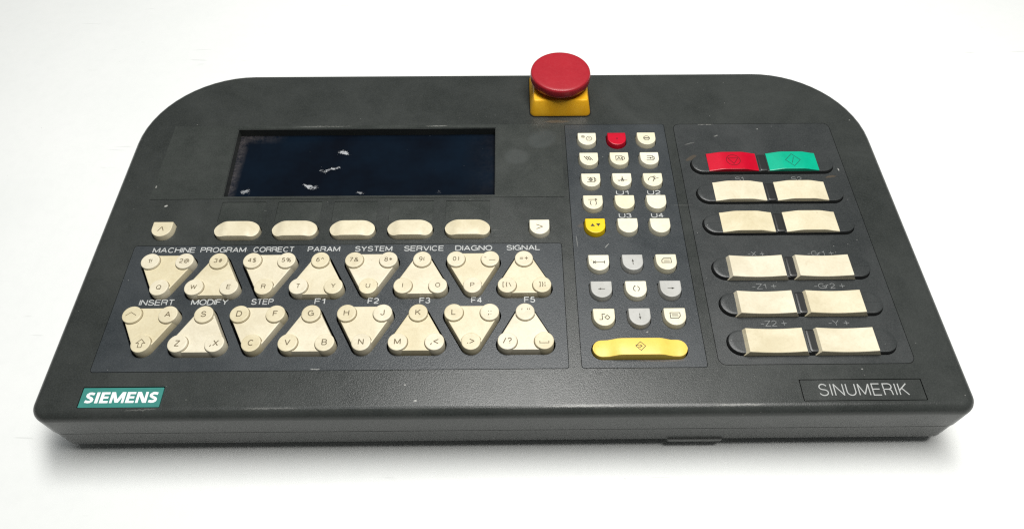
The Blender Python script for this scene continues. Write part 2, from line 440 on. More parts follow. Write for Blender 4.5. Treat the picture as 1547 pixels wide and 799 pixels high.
GL = {  # width / cap height, polylines in a unit box
 'A': (.74, [[(0, 0), (.5, 1), (1, 0)], [(.2, .32), (.8, .32)]]),
 'B': (.64, [[(0, 0), (0, 1), (.6, 1)]+el(.6, .77, .32, .23, 90, -90, 8)+[(0, .54)], [(.6, .54)]+el(.62, .27, .38, .27, 90, -90, 8)+[(0, 0)]]),
 'C': (.72, [el(.52, .5, .5, .5, 42, 318, 18)]),
 'D': (.70, [[(0, 0), (0, 1), (.48, 1)]+el(.48, .5, .52, .5, 90, -90, 12)+[(0, 0)]]),
 'E': (.60, [[(1, 0), (0, 0), (0, 1), (1, 1)], [(0, .53), (.92, .53)]]),
 'F': (.56, [[(0, 0), (0, 1), (1, 1)], [(0, .51), (.86, .51)]]),
 'G': (.76, [el(.5, .5, .5, .5, 45, 300, 16)+[(.98, .12), (1, .47), (.56, .47)], [(1, .47), (1, 0)]]),
 'H': (.68, [[(0, 0), (0, 1)], [(1, 0), (1, 1)], [(0, .53), (1, .53)]]),
 'I': (.0, [[(0, 0), (0, 1)]]),
 'J': (.48, [[(1, 1), (1, .3)]+el(.5, .28, .5, .28, 0, -170, 9)]),
 'K': (.68, [[(0, 0), (0, 1)], [(.95, 1), (.0, .38)], [(.33, .6), (1, 0)]]),
 'L': (.54, [[(0, 1), (0, 0), (1, 0)]]),
 'M': (.82, [[(0, 0), (0, 1), (.5, .08), (1, 1), (1, 0)]]),
 'N': (.68, [[(0, 0), (0, 1), (1, 0), (1, 1)]]),
 'O': (.78, [el(.5, .5, .5, .5, 0, 360, 24)]),
 'P': (.62, [[(0, 0), (0, 1), (.6, 1)]+el(.6, .74, .4, .26, 90, -90, 9)+[(0, .48)]]),
 'Q': (.78, [el(.5, .5, .5, .5, 0, 360, 24), [(.6, .26), (1, -.04)]]),
 'R': (.66, [[(0, 0), (0, 1), (.6, 1)]+el(.6, .755, .38, .245, 90, -90, 9)+[(0, .51)], [(.6, .51), (.88, .42), (.95, 0)]]),
 'S': (.66, [_S]),
 'T': (.62, [[(0, 1), (1, 1)], [(.5, 1), (.5, 0)]]),
 'U': (.68, [[(0, 1), (0, .33)]+el(.5, .33, .5, .33, 180, 360, 12)+[(1, 1)]]),
 'V': (.70, [[(0, 1), (.5, 0), (1, 1)]]),
 'W': (1.0, [[(0, 1), (.25, 0), (.5, .95), (.75, 0), (1, 1)]]),
 'X': (.68, [[(0, 0), (1, 1)], [(0, 1), (1, 0)]]),
 'Y': (.68, [[(0, 1), (.5, .45), (1, 1)], [(.5, .45), (.5, 0)]]),
 'Z': (.62, [[(0, 1), (1, 1), (0, 0), (1, 0)]]),
 'r': (.30, [[(0, 0), (0, .7)], [(0, .42)]+el(.9, .3, .9, .4, 160, 90, 4)]),
 '0': (.52, [el(.5, .5, .5, .5, 0, 360, 20)]),
 '1': (.28, [[(0, .76), (.55, .82), (.9, 1), (.9, 0)]]),
 '2': (.54, [el(.5, .7, .48, .3, 165, -15, 9)+[(.85, .5), (.2, .2), (0, 0), (1, 0)]]),
 '3': (.54, [el(.48, .75, .44, .25, 160, -80, 9), el(.48, .27, .5, .27, 85, -165, 11)]),
 '4': (.58, [[(.72, 0), (.72, 1), (0, .28), (1, .28)]]),
 '5': (.54, [[(.9, 1), (.2, 1), (.08, .5)]+el(.48, .32, .5, .32, 130, -160, 12)]),
 '6': (.54, [el(.5, .31, .48, .31, 180, -180, 18), el(.62, .42, .6, .58, 70, 195, 9)]),
 '7': (.54, [[(0, 1), (1, 1), (.5, .45), (.3, 0)]]),
 '8': (.54, [el(.5, .76, .42, .24, 0, 360, 16), el(.5, .27, .5, .27, 0, 360, 16)]),
 '9': (.54, [el(.5, .69, .48, .31, 0, 360, 18), el(.38, .58, .6, .58, 15, -110, 9)]),
 '!': (.0, [[(0, .3), (0, 1)], [(0, 0), (0, .12)]]),
 '@': (.85, [el(.5, .45, .5, .5, -50, 290, 20), el(.5, .45, .2, .22, 0, 360, 12), [(.72, .66), (.72, .3)]]),
 '#': (.62, [[(.25, 0), (.4, 1)], [(.6, 0), (.75, 1)], [(0, .33), (.95, .33)], [(.05, .67), (1, .67)]]),
 '$': (.56, [_S, [(.5, -.1), (.5, 1.1)]]),
 '%': (.80, [el(.2, .77, .2, .22, 0, 360, 12), el(.8, .22, .2, .22, 0, 360, 12), [(.2, 0), (.8, 1)]]),
 '&': (.72, [[(1, 0), (.25, .68)]+el(.45, .8, .22, .2, 210, -30, 9)+[(.2, .42)]+el(.38, .23, .36, .24, 150, 330, 9)+[(.95, .45)]]),
 '(': (.22, [el(1.0, .5, 1.0, .6, 130, 230, 9)]),
 ')': (.22, [el(0, .5, 1.0, .6, 50, -50, 9)]),
 '=': (.62, [[(0, .34), (1, .34)], [(0, .64), (1, .64)]]),
 '+': (.62, [[(0, .5), (1, .5)], [(.5, .1), (.5, .9)]]),
 '-': (.34, [[(0, .42), (1, .42)]]),
 '[': (.22, [[(1, 1.05), (0, 1.05), (0, -.1), (1, -.1)]]),
 ']': (.22, [[(0, 1.05), (1, 1.05), (1, -.1), (0, -.1)]]),
 '{': (.26, [[(1, 1.05), (.5, .98), (.5, .6), (0, .48), (.5, .36), (.5, -.03), (1, -.1)]]),
 '}': (.26, [[(0, 1.05), (.5, .98), (.5, .6), (1, .48), (.5, .36), (.5, -.03), (0, -.1)]]),
 '\\': (.38, [[(0, 1), (1, 0)]]),
 '/': (.38, [[(0, 0), (1, 1)]]),
 '|': (.0, [[(0, .58), (0, 1.05)], [(0, -.1), (0, .4)]]),
 ';': (.1, [[(.5, .55), (.5, .68)], [(.8, .12), (.8, 0), (0, -.18)]]),
 ':': (.0, [[(0, .55), (0, .68)], [(0, 0), (0, .13)]]),
 ',': (.14, [[(1, .14), (.8, 0), (0, -.18)]]),
 '.': (.0, [[(0, 0), (0, .15)]]),
 '^': (.5, [[(0, .62), (.5, .95), (1, .62)]]),
 '*': (.5, [[(.5, .2), (.5, .9)], [(0, .38), (1, .72)], [(0, .72), (1, .38)]]),
 '<': (.66, [[(1, .85), (0, .45), (1, .05)]]),
 '>': (.66, [[(0, .85), (1, .45), (0, .05)]]),
 '?': (.50, [el(.5, .74, .46, .26, 170, -50, 9)+[(.5, .42), (.5, .26)], [(.5, 0), (.5, .12)]]),
}
def put_text(mb, s, x, y, z, cap, width=None, weight=0.1, mi=0, gap=0.22, wmax=None):
    """letters centred on x standing on y; cap height, stroke weight (share of the cap height)"""
    sw = weight*cap; h = cap-sw
    ws = [(0.25 if ch == ' ' else GL[ch][0]) for ch in s]
    nat = sum(ws)*cap + len(s)*sw*0 + (len(s)-1)*gap*cap + sw
    kx = (width-sw)/(nat-sw) if width else 1.0
    if wmax and not width and nat > wmax: kx = (wmax-sw)/(nat-sw)
    tot = (nat-sw)*kx+sw
    px = x-tot/2+sw/2
    for ch, w in zip(s, ws):
        gw = w*cap*kx
        if ch != ' ':
            for pl in GL[ch][1]:
                stroke(mb, [(px+a*gw, y+sw/2+b*h) for a, b in pl], sw, z, mi)
        px += gw+gap*cap*kx

# ================================================================ the table
tv, tf = loft([ring(rrect(-2500, -1500, 2500, 4000, 30), 0), ring(rrect(-2500, -1500, 2500, 4000, 30), -30)], True, True)
tb = link('table', make_mesh('table', tv, tf, [M_table]))
tb['kind'] = 'structure'

# ================================================================ the panel
root = bpy.data.objects.new('control_panel', None)
sc.collection.objects.link(root)
root.location = (0, 0, H*S)
root.empty_display_size = 0.05
root['label'] = 'dark grey machine control panel with beige keys and red mushroom button on white table'
root['category'] = 'control panel'

def outline(ix, iy, n=14):
    rb = max(1.0, 67-ix); rf = max(0.6, 9-ix*0.9)
    return rrect(-243+ix, -5+iy, 243-ix, 257-iy, (rf, rf, rb, rb), n)
R1 = [(5.5, 5.5, 0.0)] + [(5.5-5.5*math.sin(math.radians(a)), 5.5-5.5*math.sin(math.radians(a)), -5.5*(1-math.cos(math.radians(a)))) for a in (12, 25, 38, 51, 64, 77, 90)] \
     + [(0.4, 0.15, -13), (0.8, 0.3, -20.0), (3.2, 2.6, -20.3)]
ex_v, ex_f = loft([ring(outline(ix, iy), z) for ix, iy, z in R1], cap_top=False)
DISP = [(-174.2, 141.8), (-5.9, 141.8), (-5.9, 200.4), (-176.6, 200.4)]
PL = {'key': (-218.2, 20.6, 33.9, 104.0, 1.5), 'mid': (40.4, 20.6, 107.2, 203.5, 1.5), 'right': (113.0, 21.9, 217.6, 203.2, 4.0)}
cut = [rrect(a, b, c, d, r+0.3, 4) for a, b, c, d, r in PL.values()]
lab_x = [-173.7+34.45*k for k in range(5)]
labs = [rrect(x, 121.6, x+27.0, 137.3, 0.4, 1) for x in lab_x]
soft_x = [-159.4+34.35*k for k in range(5)]
softs = [stadium(x, 113.6, 28.2, 12.6) for x in soft_x]
def shift(pts, x, y): return [(a+x, b+y) for a, b in pts]
DK = dshape(11.9, 11.0)
arrow_pos = [(-203.9, 113.8), (21.0, 113.4)]
top_v, top_f = sheet(outline(5.5, 5.5), [DISP]+cut+labs+softs+[shift(inset(DK, -0.7), x, y) for x, y in arrow_pos]
                     + [rrect(153.0, 0.9, 216.8, 13.2, 0.5, 2), rrect(-218.3, 0.5, -176.0, 12.3, 0.5, 2)], 0.0, 0.0, skirt=False, hole_depth=7.5)
mb = MB(); mb.add(ex_v, ex_f); mb.add(top_v, top_f)
me = mb.mesh('upper_shell', [M_body], 28)
bm = bmesh.new(); bm.from_mesh(me); bmesh.ops.remove_doubles(bm, verts=bm.verts, dist=1e-6)
bm.to_mesh(me); bm.free(); me.set_sharp_from_angle(angle=math.radians(28))
link('upper_shell', me, root)

R2 = [(3.2, 2.6, -21.0), (1.3, 0.7, -21.3), (1.9, 0.9, -29), (2.6, 1.1, -35.6), (3.1, 1.5, -36.4), (4.2, 2.8, -36.8), (26, 24, -36.8)]
v, f = loft([ring(outline(ix, iy), z) for ix, iy, z in R2], cap_top=False, cap_bot=True)
link('lower_shell', make_mesh('lower_shell', v, f, [M_body], sharp=28), root)
v, f = loft([ring(outline(8, 8), -7.6), ring(outline(8, 8), -9.0)], True, True)
link('key_bed', make_mesh('key_bed', v, f, [M_bed]), root)
v, f = loft([ring(rrect(-206, 24, 206, 236, 6), -36.7), ring(rrect(-204, 26, 204, 234, 6), -45.5)], True, True)
link('rear_box', make_mesh('rear_box', v, f, [M_boxm]), root)
# grey clip below the front edge
mb = MB()
v, f = loft([ring(rrect(-15, -3, 15, 3.5, 1.0, 3), 0), ring(rrect(-15, -3, 15, 3.5, 1.0, 3), -2.4), ring(rrect(-13, -2.2, 13.5, 3.5, 1.0, 3), -3.4)], True, True)
link('clip', make_mesh('clip', v, f, [M_clip]), root, (103.5, -1.6, -35.7), 'pale grey clip under the front edge')

# ---- display surround
ov, of = sheet(rrect(-219.6, 139.7, 37.7, 203.7, 0.6, 2), [inset(DISP, -0.5)], 0.3, 0.3)
surround = link('display_surround', make_mesh('display_surround', ov, of, [M_over]), root)
v, f = loft([ring(rrect(-186, 136, 0, 206, 1), -5.6), ring(rrect(-186, 136, 0, 206, 1), -7.2)], True, True)
link('screen', make_mesh('screen', v, f, [M_screen]), surround, label='dark blue glass screen with white scuffs')
lw = None
for x in lab_x:
    if lw is None:
        v, f = loft([ring(rrect(0.06, 0.06, 26.94, 15.64, 0.35, 1), 0), ring(rrect(0.06, 0.06, 26.94, 15.64, 0.35, 1), -2)], True, True)
        lw = make_mesh('label_window', v, f, [M_over])
    link('label_window', lw, root, (x, 121.6, -0.32))

# ---- D shaped keys with drawn symbols
TOPZ = 3.5
def d_body(mb):
    o = DK
    rs = [ring(inset(o, 0.45), TOPZ), ring(inset(o, 0.15), TOPZ-0.12), ring(o, TOPZ-0.45), ring(inset(o, -0.45), -3.0)]
    v, f = loft(rs); mb.add(v, f, 0)
def arc(cx, cy, r, a0, a1, n=12, sy=1.0):
    return [(cx+r*math.cos(math.radians(a0+(a1-a0)*k/n)), cy+r*sy*math.sin(math.radians(a0+(a1-a0)*k/n))) for k in range(n+1)]
W = 0.44
Z = TOPZ+0.02
def ic_gears(m):
    for cx, cy, r, n in ((-2.6, 2.0, 0.85, 8), (1.2, 0.2, 1.75, 12)):
        stroke(m, arc(cx, cy, r, 0, 360, 18), 0.28, Z, 1); stroke(m, arc(cx, cy, r*0.45, 0, 360, 12), 0.25, Z, 1)
        for k in range(n):
            a = 2*math.pi*k/n
            stroke(m, [(cx+r*math.cos(a), cy+r*math.sin(a)), (cx+(r+0.55)*math.cos(a), cy+(r+0.55)*math.sin(a))], 0.3, Z, 1)
def ic_dot(m): stroke(m, arc(0, 0.2, 0.5, 0, 360, 8), 0.3, Z, 1)
def ic_noentry(m):
    stroke(m, arc(0, 0.2, 1.9, 0, 360, 20), W, Z, 1); stroke(m, [(-1.8, 0.5), (1.8, 0.5)], W, Z, 1); stroke(m, [(-1.8, -0.1), (1.8, -0.1)], W, Z, 1)
def ic_waves(m):
    for dy, dx in ((1.3, -0.6), (-0.4, 0.5)):
        p = [(-2.6+dx+0.28*k, dy+0.75*math.sin(k*1.15)) for k in range(17)]
        stroke(m, p, W, Z, 1)
def ic_autobox(m):
    stroke(m, [(-2.3, 2.2), (1.8, 2.2), (1.8, -1.6), (-2.3, -1.6)], W, Z, 1, True)
    stroke(m, [(-1.5, -0.9), (-0.4, 1.5), (0.5, -0.9)], W, Z, 1); stroke(m, [(-1.0, 0), (0.2, 0)], W, Z, 1)
    stroke(m, arc(0.1, 0.3, 1.2, -50, 50, 6), W, Z, 1); stroke(m, [(2.1, 1.7), (3.1, 1.2), (3.1, -0.6), (2.1, -1.1)], W, Z, 1)
def ic_stepbox(m):
    stroke(m, [(-1.8, 2.1), (2.0, 2.1), (2.0, -1.5), (-2.2, -1.5)], W, Z, 1); stroke(m, [(2.0, 1.7), (2.9, 1.2), (2.9, -0.6), (2.0, -1.1)], W, Z, 1)
    stroke(m, [(-1.8, 0.3), (1.2, 0.3)], W, Z, 1); stroke(m, [(0.1, 1.0), (1.2, 0.3), (0.1, -0.4)], W, Z, 1)
def ic_diabox(m):
    stroke(m, [(-2.4, 2.0), (2.2, 2.0), (2.2, -1.6), (-2.6, -1.6)], W, Z, 1); stroke(m, arc(-0.2, 0.2, 1.35, 0, 360, 4), W, Z, 1)
    stroke(m, arc(-0.2, 0.2, 0.5, 0, 360, 8), W, Z, 1); stroke(m, [(2.2, 1.6), (3.0, 1.0), (3.0, -0.6), (2.2, -1.2)], W, Z, 1)
def ic_ref(m):
    stroke(m, [(-3.0, -0.6), (3.2, -0.6)], W, Z, 1); stroke(m, arc(0.1, -0.6, 0.9, 0, 360, 12), W, Z, 1)
    stroke(m, [(0.1, 2.9), (0.1, -0.6)], W, Z, 1); stroke(m, [(-0.5, 1.2), (0.1, 0.3), (0.7, 1.2)], W, Z, 1); stroke(m, [(-2.4, -1.3), (-1.4, -0.6)], W, Z, 1)
def ic_curve(m):
    stroke(m, arc(-0.6, -1.2, 2.6, 175, 50, 9, 1.3), W, Z, 1); stroke(m, [(-0.4, -1.8), (0.6, 0.6), (1.6, 2.6)], W, Z, 1)
    stroke(m, arc(3.2, -2.2, 3.4, 165, 85, 8), W, Z, 1); stroke(m, [(1.2, 2.9), (-0.2, 2.2), (0.6, 1.3)], W, Z, 1)
def ic_retract(m):
    stroke(m, [(-2.9, 2.0), (2.6, 2.0)], W, Z, 1); stroke(m, [(1.3, 2.7), (2.5, 2.0), (1.3, 1.3)], W, Z, 1)
    stroke(m, [(-1.1, 0.9), (-1.8, 0.4), (-1.8, -1.7), (-1.1, -2.2)], W, Z, 1); stroke(m, [(1.1, 0.9), (1.8, 0.4), (1.8, -1.7), (1.1, -2.2)], W, Z, 1)
def ic_tris(m):
    m.add([(-3.1, -0.5, Z), (-0.3, -0.5, Z), (-1.7, 1.7, Z)], [(0, 1, 2)], 1)
    m.add([(0.3, 1.6, Z), (1.7, -0.6, Z), (3.1, 1.6, Z)], [(0, 1, 2)], 1)
def ic_span(m):
    stroke(m, [(-3.2, 0.2), (3.2, 0.2)], W, Z, 1); stroke(m, [(-3.2, 1.2), (-3.2, -0.8)], W, Z, 1); stroke(m, [(3.2, 1.2), (3.2, -0.8)], W, Z, 1)
    stroke(m, [(-1.7, 1.1), (-3.0, 0.2), (-1.7, -0.7)], W, Z, 1)
def arrow(m, dx, dy, cx=0, cy=0.2, L=1.9):
    stroke(m, [(cx-dx*L, cy-dy*L), (cx+dx*L, cy+dy*L)], 0.38, Z, 1)
    tx, ty = cx+dx*L, cy+dy*L
    m.add([(tx, ty, Z), (tx-dx*1.5-dy*0.65, ty-dy*1.5+dx*0.65, Z), (tx-dx*1.5+dy*0.65, ty-dy*1.5-dx*0.65, Z)], [(0, 1, 2)], 1)
def ic_up(m): arrow(m, 0, 1)
def ic_down(m): arrow(m, 0, -1)
def ic_left(m): arrow(m, -1, 0)
def ic_right(m): arrow(m, 1, 0)
def ic_page_up(m):
    stroke(m, [(-1.4, 2.6), (2.7, 2.6), (2.7, -0.6), (-2.7, -0.6), (-2.7, 1.1)], W, Z, 1, True)
    for y in (1.6, 0.8, 0.1): stroke(m, [(-1.6, y), (1.9, y)], 0.26, Z, 1)
def ic_page_down(m):
    stroke(m, [(-2.7, 2.4), (2.7, 2.4), (2.7, 0.2), (1.6, -1.1), (-2.7, -1.1)], W, Z, 1, True)
    for y in (1.5, 0.7, 0.0): stroke(m, [(-1.9, y), (1.7, y)], 0.26, Z, 1)
def ic_ring(m):
    stroke(m, arc(0, 0.2, 1.7, 110, 250, 9), W, Z, 1); stroke(m, arc(0, 0.2, 1.7, -70, 70, 9), W, Z, 1); stroke(m, [(-1.2, 2.2), (-0.3, 1.7)], W, Z, 1)
def ic_stepout(m):
    stroke(m, [(-2.8, -1.6), (-1.1, -1.6), (-1.1, 1.9), (0.6, 1.9)], W, Z, 1); stroke(m, arc(1.7, -0.2, 1.4, 0, 360, 4), W, Z, 1)
def ic_caret(m): stroke(m, [(-1.9, -1.5), (0.0, 1.7), (1.4, -1.3)], 0.5, Z, 1)
def ic_gt(m): stroke(m, [(-1.9, 1.8), (1.9, 0.1), (-1.9, -1.6)], 0.5, Z, 1)
D_made = {}
def d_key(icon, mat, emat, pos, label=None):
    mb = MB(); d_body(mb)
    if icon:
        icon(mb)
    return link('half_round_key', mb.mesh('half_round_key', [mat, emat]), root, pos, label)
for (x, y), ic in zip(arrow_pos, (ic_caret, ic_gt)):
    d_key(ic, M_beige if x < 0 else M_cream, M_eng, (x, y, 0), 'half round key with a caret' if x < 0 else 'half round key with a greater-than sign')
cols = (54.4, 73.9, 93.3)
rows = [186.6, 168.7, 150.6, 132.4, 114.0, 86.9, 68.4, 50.2]
Cc, Gg = M_cream, M_grey
grid = [[(ic_gears, Cc, M_engdark), (ic_dot, M_red, M_engred), (ic_noentry, Cc, M_engdark)],
        [(ic_waves, Cc, M_engdark), (ic_autobox, Cc, M_engdark), (ic_stepbox, Cc, M_engdark)],
        [(ic_diabox, Cc, M_engdark), (ic_ref, Cc, M_engdark), (ic_curve, Cc, M_engdark)],
        [(ic_retract, Cc, M_engdark), (None, Cc, M_eng), (None, Cc, M_eng)],
        [(ic_tris, M_yellow, M_engdark), (None, Cc, M_eng), (None, Cc, M_eng)],
        [(ic_span, Cc, M_engdark), (ic_up, Gg, M_engdark), (ic_page_up, Cc, M_engdark)],
        [(ic_left, Gg, M_engdark), (ic_ring, Cc, M_engdark), (ic_right, Gg, M_engdark)],
        [(ic_stepout, Cc, M_engdark), (ic_down, Gg, M_engdark), (ic_page_down, Cc, M_engdark)]]
for r, line in enumerate(grid):
    for c, (ic, mt, em) in enumerate(line):
        lb = {id(M_red): 'red half round key', id(M_yellow): 'yellow half round key with two triangles', id(M_grey): 'grey half round arrow key'}.get(id(mt))
        d_key(ic, mt, em, (cols[c], rows[r], random.uniform(-0.15, 0.1)), lb)

# ---- keys with an arched top (soft keys, yellow bar, rocker keys)
def arched(xs, hf, zf, bot=-3.0, flare=0.0, bev=0.35, xflare=0.0, pitch=None):
    V, F = [], []
    x0, x1 = xs[0], xs[-1]; half = (x1-x0)/2
    for x in xs:
        h = hf(x); z = zf(x); b = min(bev, h*0.45)
        xb = x + xflare*(x/half)
        V += [(xb, -h-flare, bot), (x, -h, z-bev), (x, -h+b*0.3, z-bev*0.25), (x, -h+b, z), (x, h-b, z), (x, h-b*0.3, z-bev*0.25), (x, h, z-bev), (xb, h+flare, bot)]
    n = 8
    for k in range(len(xs)-1):
        for i in range(n-1):
            F.append((k*n+i, (k+1)*n+i, (k+1)*n+i+1, k*n+i+1))
    F.append(tuple(range(n))[::-1]); F.append(tuple((len(xs)-1)*n+i for i in range(n)))
    return V, [tuple(f) for f in F]
def stad_xs(w, h, knots, n=9):
    r = h/2; L = w/2
    e = [L-r+r*math.sin(math.radians(90*k/n)) for k in range(n+1)]
    xs = sorted(set([round(-x, 4) for x in e]+[round(x, 4) for x in e]+knots))
    xs[0] += 0.02; xs[-1] -= 0.02
    return xs
def stad_h(w, h):
    r = h/2; L = w/2-r
    return lambda x: r if abs(x) <= L else max(0.12, math.sqrt(max(0, r*r-(abs(x)-L)**2)))
def hump(lo, hi, x_in, x_out):
    def z(x):
        t = min(1, max(0, (x_out-abs(x))/(x_out-x_in)))
        return lo+(hi-lo)*(t*t*(3-2*t))
    return z
def lin(lo, hi, x_in, x_out):
    return lambda x: lo+(hi-lo)*min(1, max(0, (x_out-abs(x))/(x_out-x_in)))
kn = [-8, -6.5, -5, -3.5, -2, 0, 2, 3.5, 5, 6.5, 8]
v, f = arched(stad_xs(26.9, 11.2, kn), stad_h(26.9, 11.2), hump(2.3, 3.9, 5.5, 12.0), flare=0.25)
sk = make_mesh('soft_key', v, f, [M_beige], sharp=40)
for x in soft_x: link('soft_key', sk, root, (x, 113.6, 0))
mb = MB()
kn = [-17.0, -14.5, -12.0, -9.5, -5, 0, 5, 9.5, 12.0, 14.5, 17.0]
v, f = arched(stad_xs(50.6, 10.2, kn), stad_h(50.6, 10.2), hump(2.2, 4.6, 10.0, 18.5), flare=0.25, bev=0.5); mb.add(v, f, 0)
zz = 4.64
stroke(mb, arc(0, 0, 2.6, 0, 360, 4), 0.34, zz, 1); stroke(mb, [(-2.8, 0.7), (0.6, 0.0)], 0.3, zz, 1)
stroke(mb, [(-0.4, 0.9), (0.8, 0.0), (-0.4, -0.8)], 0.3, zz, 1); stroke(mb, [(-1.4, -0.6), (-0.2, -0.6)], 0.3, zz, 1)
link('input_bar', mb.mesh('input_bar', [M_yellow, M_engdark], 40), root, (72.1, 31.3, 0), 'long yellow input key with a diamond')

# ---- key plates with their printed lettering
def plate(name, key, holes, mat, extra=0.02):
    a, b, c, d, r = PL[key]
    v, f = sheet(rrect(a+0.3, b+0.3, c-0.3, d-0.3, r, 5), holes, extra, 1.6)
    return link(name, make_mesh(name, v, f, [mat]), root)
# triangle keys
BX, BY = 9.85, 9.1
tri_x = [-193.9+29.3*k for k in range(8)]
row_y = (80.7, 44.6)
RB = 5.2
def tri_centres(up):
    return [(-BX, -BY), (BX, -BY), (0, BY)] if up else [(-BX, BY), (0, -BY), (BX, BY)]
holes = []
for ri, y in enumerate(row_y):
    for k, x in enumerate(tri_x):
        holes.append(shift(hull3(tri_centres(k % 2 == 1), RB+1.1), x, y-0.2))
key_plate = plate('key_plate', 'key', holes, M_foil)
mid_holes = [shift(inset(DK, -0.75), x, y) for y in rows for x in cols]+[stadium(72.1, 31.3, 52.0, 11.7)]
mid_plate = plate('key_plate', 'mid', mid_holes, M_foil)
rk_y = [(164.9, 0), (140.4, 0), (116.0, 0), (83.6, 1), (59.1, 1), (34.9, 1)]
right_plate = plate('key_plate', 'right', [stadium(165.0, y, 91.5, 15.3) for y, _ in rk_y], M_foil2)

def words(parent, items, mat, z=0.05, bold=0.17):
    for s, x0, x1, y, cap in items:
        mb = MB(); put_text(mb, s, (x0+x1)/2, y, z, cap, x1-x0, bold, 0, 0.10+bold*0.7)
        link('lettering', mb.mesh('lettering', [mat]), parent)
b1, b2 = 98.6, 62.1
words(key_plate, [('MACHINE', -206.6, -181.6, b1, 3.9), ('PROGRAM', -178.6, -151.9, b1, 3.9), ('CORRECT', -147.7, -123.6, b1, 3.9), ('PARAM', -115.7, -96.7, b1, 3.9),
                  ('SYSTEM', -88.0, -66.0, b1, 3.9), ('SERVICE', -59.2, -35.6, b1, 3.9), ('DIAGNO', -29.0, -7.2, b1, 3.9), ('SIGNAL', 1.1, 21.1, b1, 3.9),
                  ('INSERT', -204.2, -184.7, b2, 3.9), ('MODIFY', -175.2, -154.6, b2, 3.9), ('STEP', -141.8, -129.3, b2, 3.9), ('F1', -106.4, -100.4, b2, 3.9),
                  ('F2', -76.7, -70.4, b2, 3.9), ('F3', -47.8, -41.6, b2, 3.9), ('F4', -18.8, -12.6, b2, 3.9), ('F5', 10.9, 17.1, b2, 3.9)], M_print, bold=0.15)
words(mid_plate, [('U1', 69.7, 77.6, 140.9, 3.6), ('U2', 89.2, 97.4, 140.9, 3.6), ('U3', 69.7, 77.4, 122.5, 3.6), ('U4', 89.4, 97.0, 122.5, 3.6)], M_print, bold=0.15)
words(right_plate, [('S1', 145.9, 151.4, 151.6, 3.6), ('S2', 181.4, 188.1, 151.4, 3.6), ('-X +', 142.4, 152.3, 93.0, 3.4), ('-Gr1 +', 177.4, 193.0, 93.0, 3.4),
                    ('-Z1 +', 140.4, 154.4, 69.9, 3.6), ('-Gr2 +', 175.6, 193.3, 69.9, 3.6), ('-Z2 +', 140.2, 154.7, 45.4, 3.7), ('-Y +', 177.4, 189.0, 45.4, 3.7)], M_dimwhite, bold=0.09)

leg = [['1!', '2@', 'Q'], ['3#', 'W', 'E'], ['4$', '5%', 'R'], ['6^', 'T', 'Y'], ['7&', '8*', 'U'], ['9(', 'I', 'O'], ['0)', '-_', 'P'], ['=+', '[{\\', ']}|']]
leg2 = [['CARET', 'A', 'SHIFT'], ['S', 'Z', ',X'], ['D', 'F', 'C'], ['G', 'V', 'B'], ['H', 'J', 'N'], ['K', 'M', ',<'], ['L', ';:', '.>'], ['\' "', '/?', 'SPACE']]
BT, BH = 2.9, 4.3                    # top of the triangular body, top of the round buttons
def tri_body(up):
    c = tri_centres(up)
    rs = [ring(hull3(c, RB-0.75), BT), ring(hull3(c, RB-0.5), BT-0.1), ring(hull3(c, RB-0.4), BT-0.4), ring(hull3(c, RB+0.1), -3)]
    v, f = loft(rs); return make_mesh('triangle_key', v, f, [M_beige], sharp=40)
tri_mesh = {True: tri_body(True), False: tri_body(False)}
def button(t, cap, cs, me_):
    mb = MB()
    ys = 1.03
    rs = [ring(circle(0, 0, RB-0.55, 36, ys), BH-BT), ring(circle(0, 0, RB-0.12, 36, ys), BH-BT-0.14), ring(circle(0, 0, RB+0.05, 36, ys), BH-BT-0.5), ring(circle(0, 0, RB+0.15, 36, ys), -BT-2.5)]
    v, f = loft(rs); mb.add(v, f, 0)
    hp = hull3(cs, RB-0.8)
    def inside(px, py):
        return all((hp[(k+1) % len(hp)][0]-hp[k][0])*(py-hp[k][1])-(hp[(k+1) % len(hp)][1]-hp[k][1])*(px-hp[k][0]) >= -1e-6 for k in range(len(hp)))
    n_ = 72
    for k in range(n_):  # flat ring on the body: painted shadow plus dirt round the button
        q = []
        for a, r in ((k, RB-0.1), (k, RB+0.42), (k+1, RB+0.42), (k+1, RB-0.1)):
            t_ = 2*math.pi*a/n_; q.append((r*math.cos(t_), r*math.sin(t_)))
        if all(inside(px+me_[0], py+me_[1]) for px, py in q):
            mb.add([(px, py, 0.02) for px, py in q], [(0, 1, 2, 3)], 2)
    z = BH-BT+0.02
    if t == 'CARET': stroke(mb, [(-3.2, -0.8), (-0.6, 1.4), (2.6, -0.6)], 0.34, z, 1)
    elif t == 'SHIFT':
        stroke(mb, [(0, 2.6), (2.3, 0.2), (1.0, 0.2), (1.0, -2.4), (-1.0, -2.4), (-1.0, 0.2), (-2.3, 0.2)], 0.42, z, 1, True)
    elif t == 'SPACE': stroke(mb, [(-2.4, -0.3), (-2.4, -1.6), (2.4, -1.6), (2.4, -0.3)], 0.4, z, 1)
    elif t == '-_': stroke(mb, [(-3.4, 0.7), (-2.2, 0.7)], 0.4, z, 1); stroke(mb, [(-0.7, -1.1), (3.0, -1.1)], 0.4, z, 1)
    elif t == '\' "':
        for x in (-1.9, 1.2, 2.2): stroke(mb, [(x, 1.0), (x+0.3, 2.0)], 0.4, z, 1)
    else:
        put_text(mb, t, 0, -cap/2, z, cap, None, 0.15, 1, 0.30, 7.2)
    return mb.mesh('round_button', [M_beige, M_eng, M_shadegrime], 40)
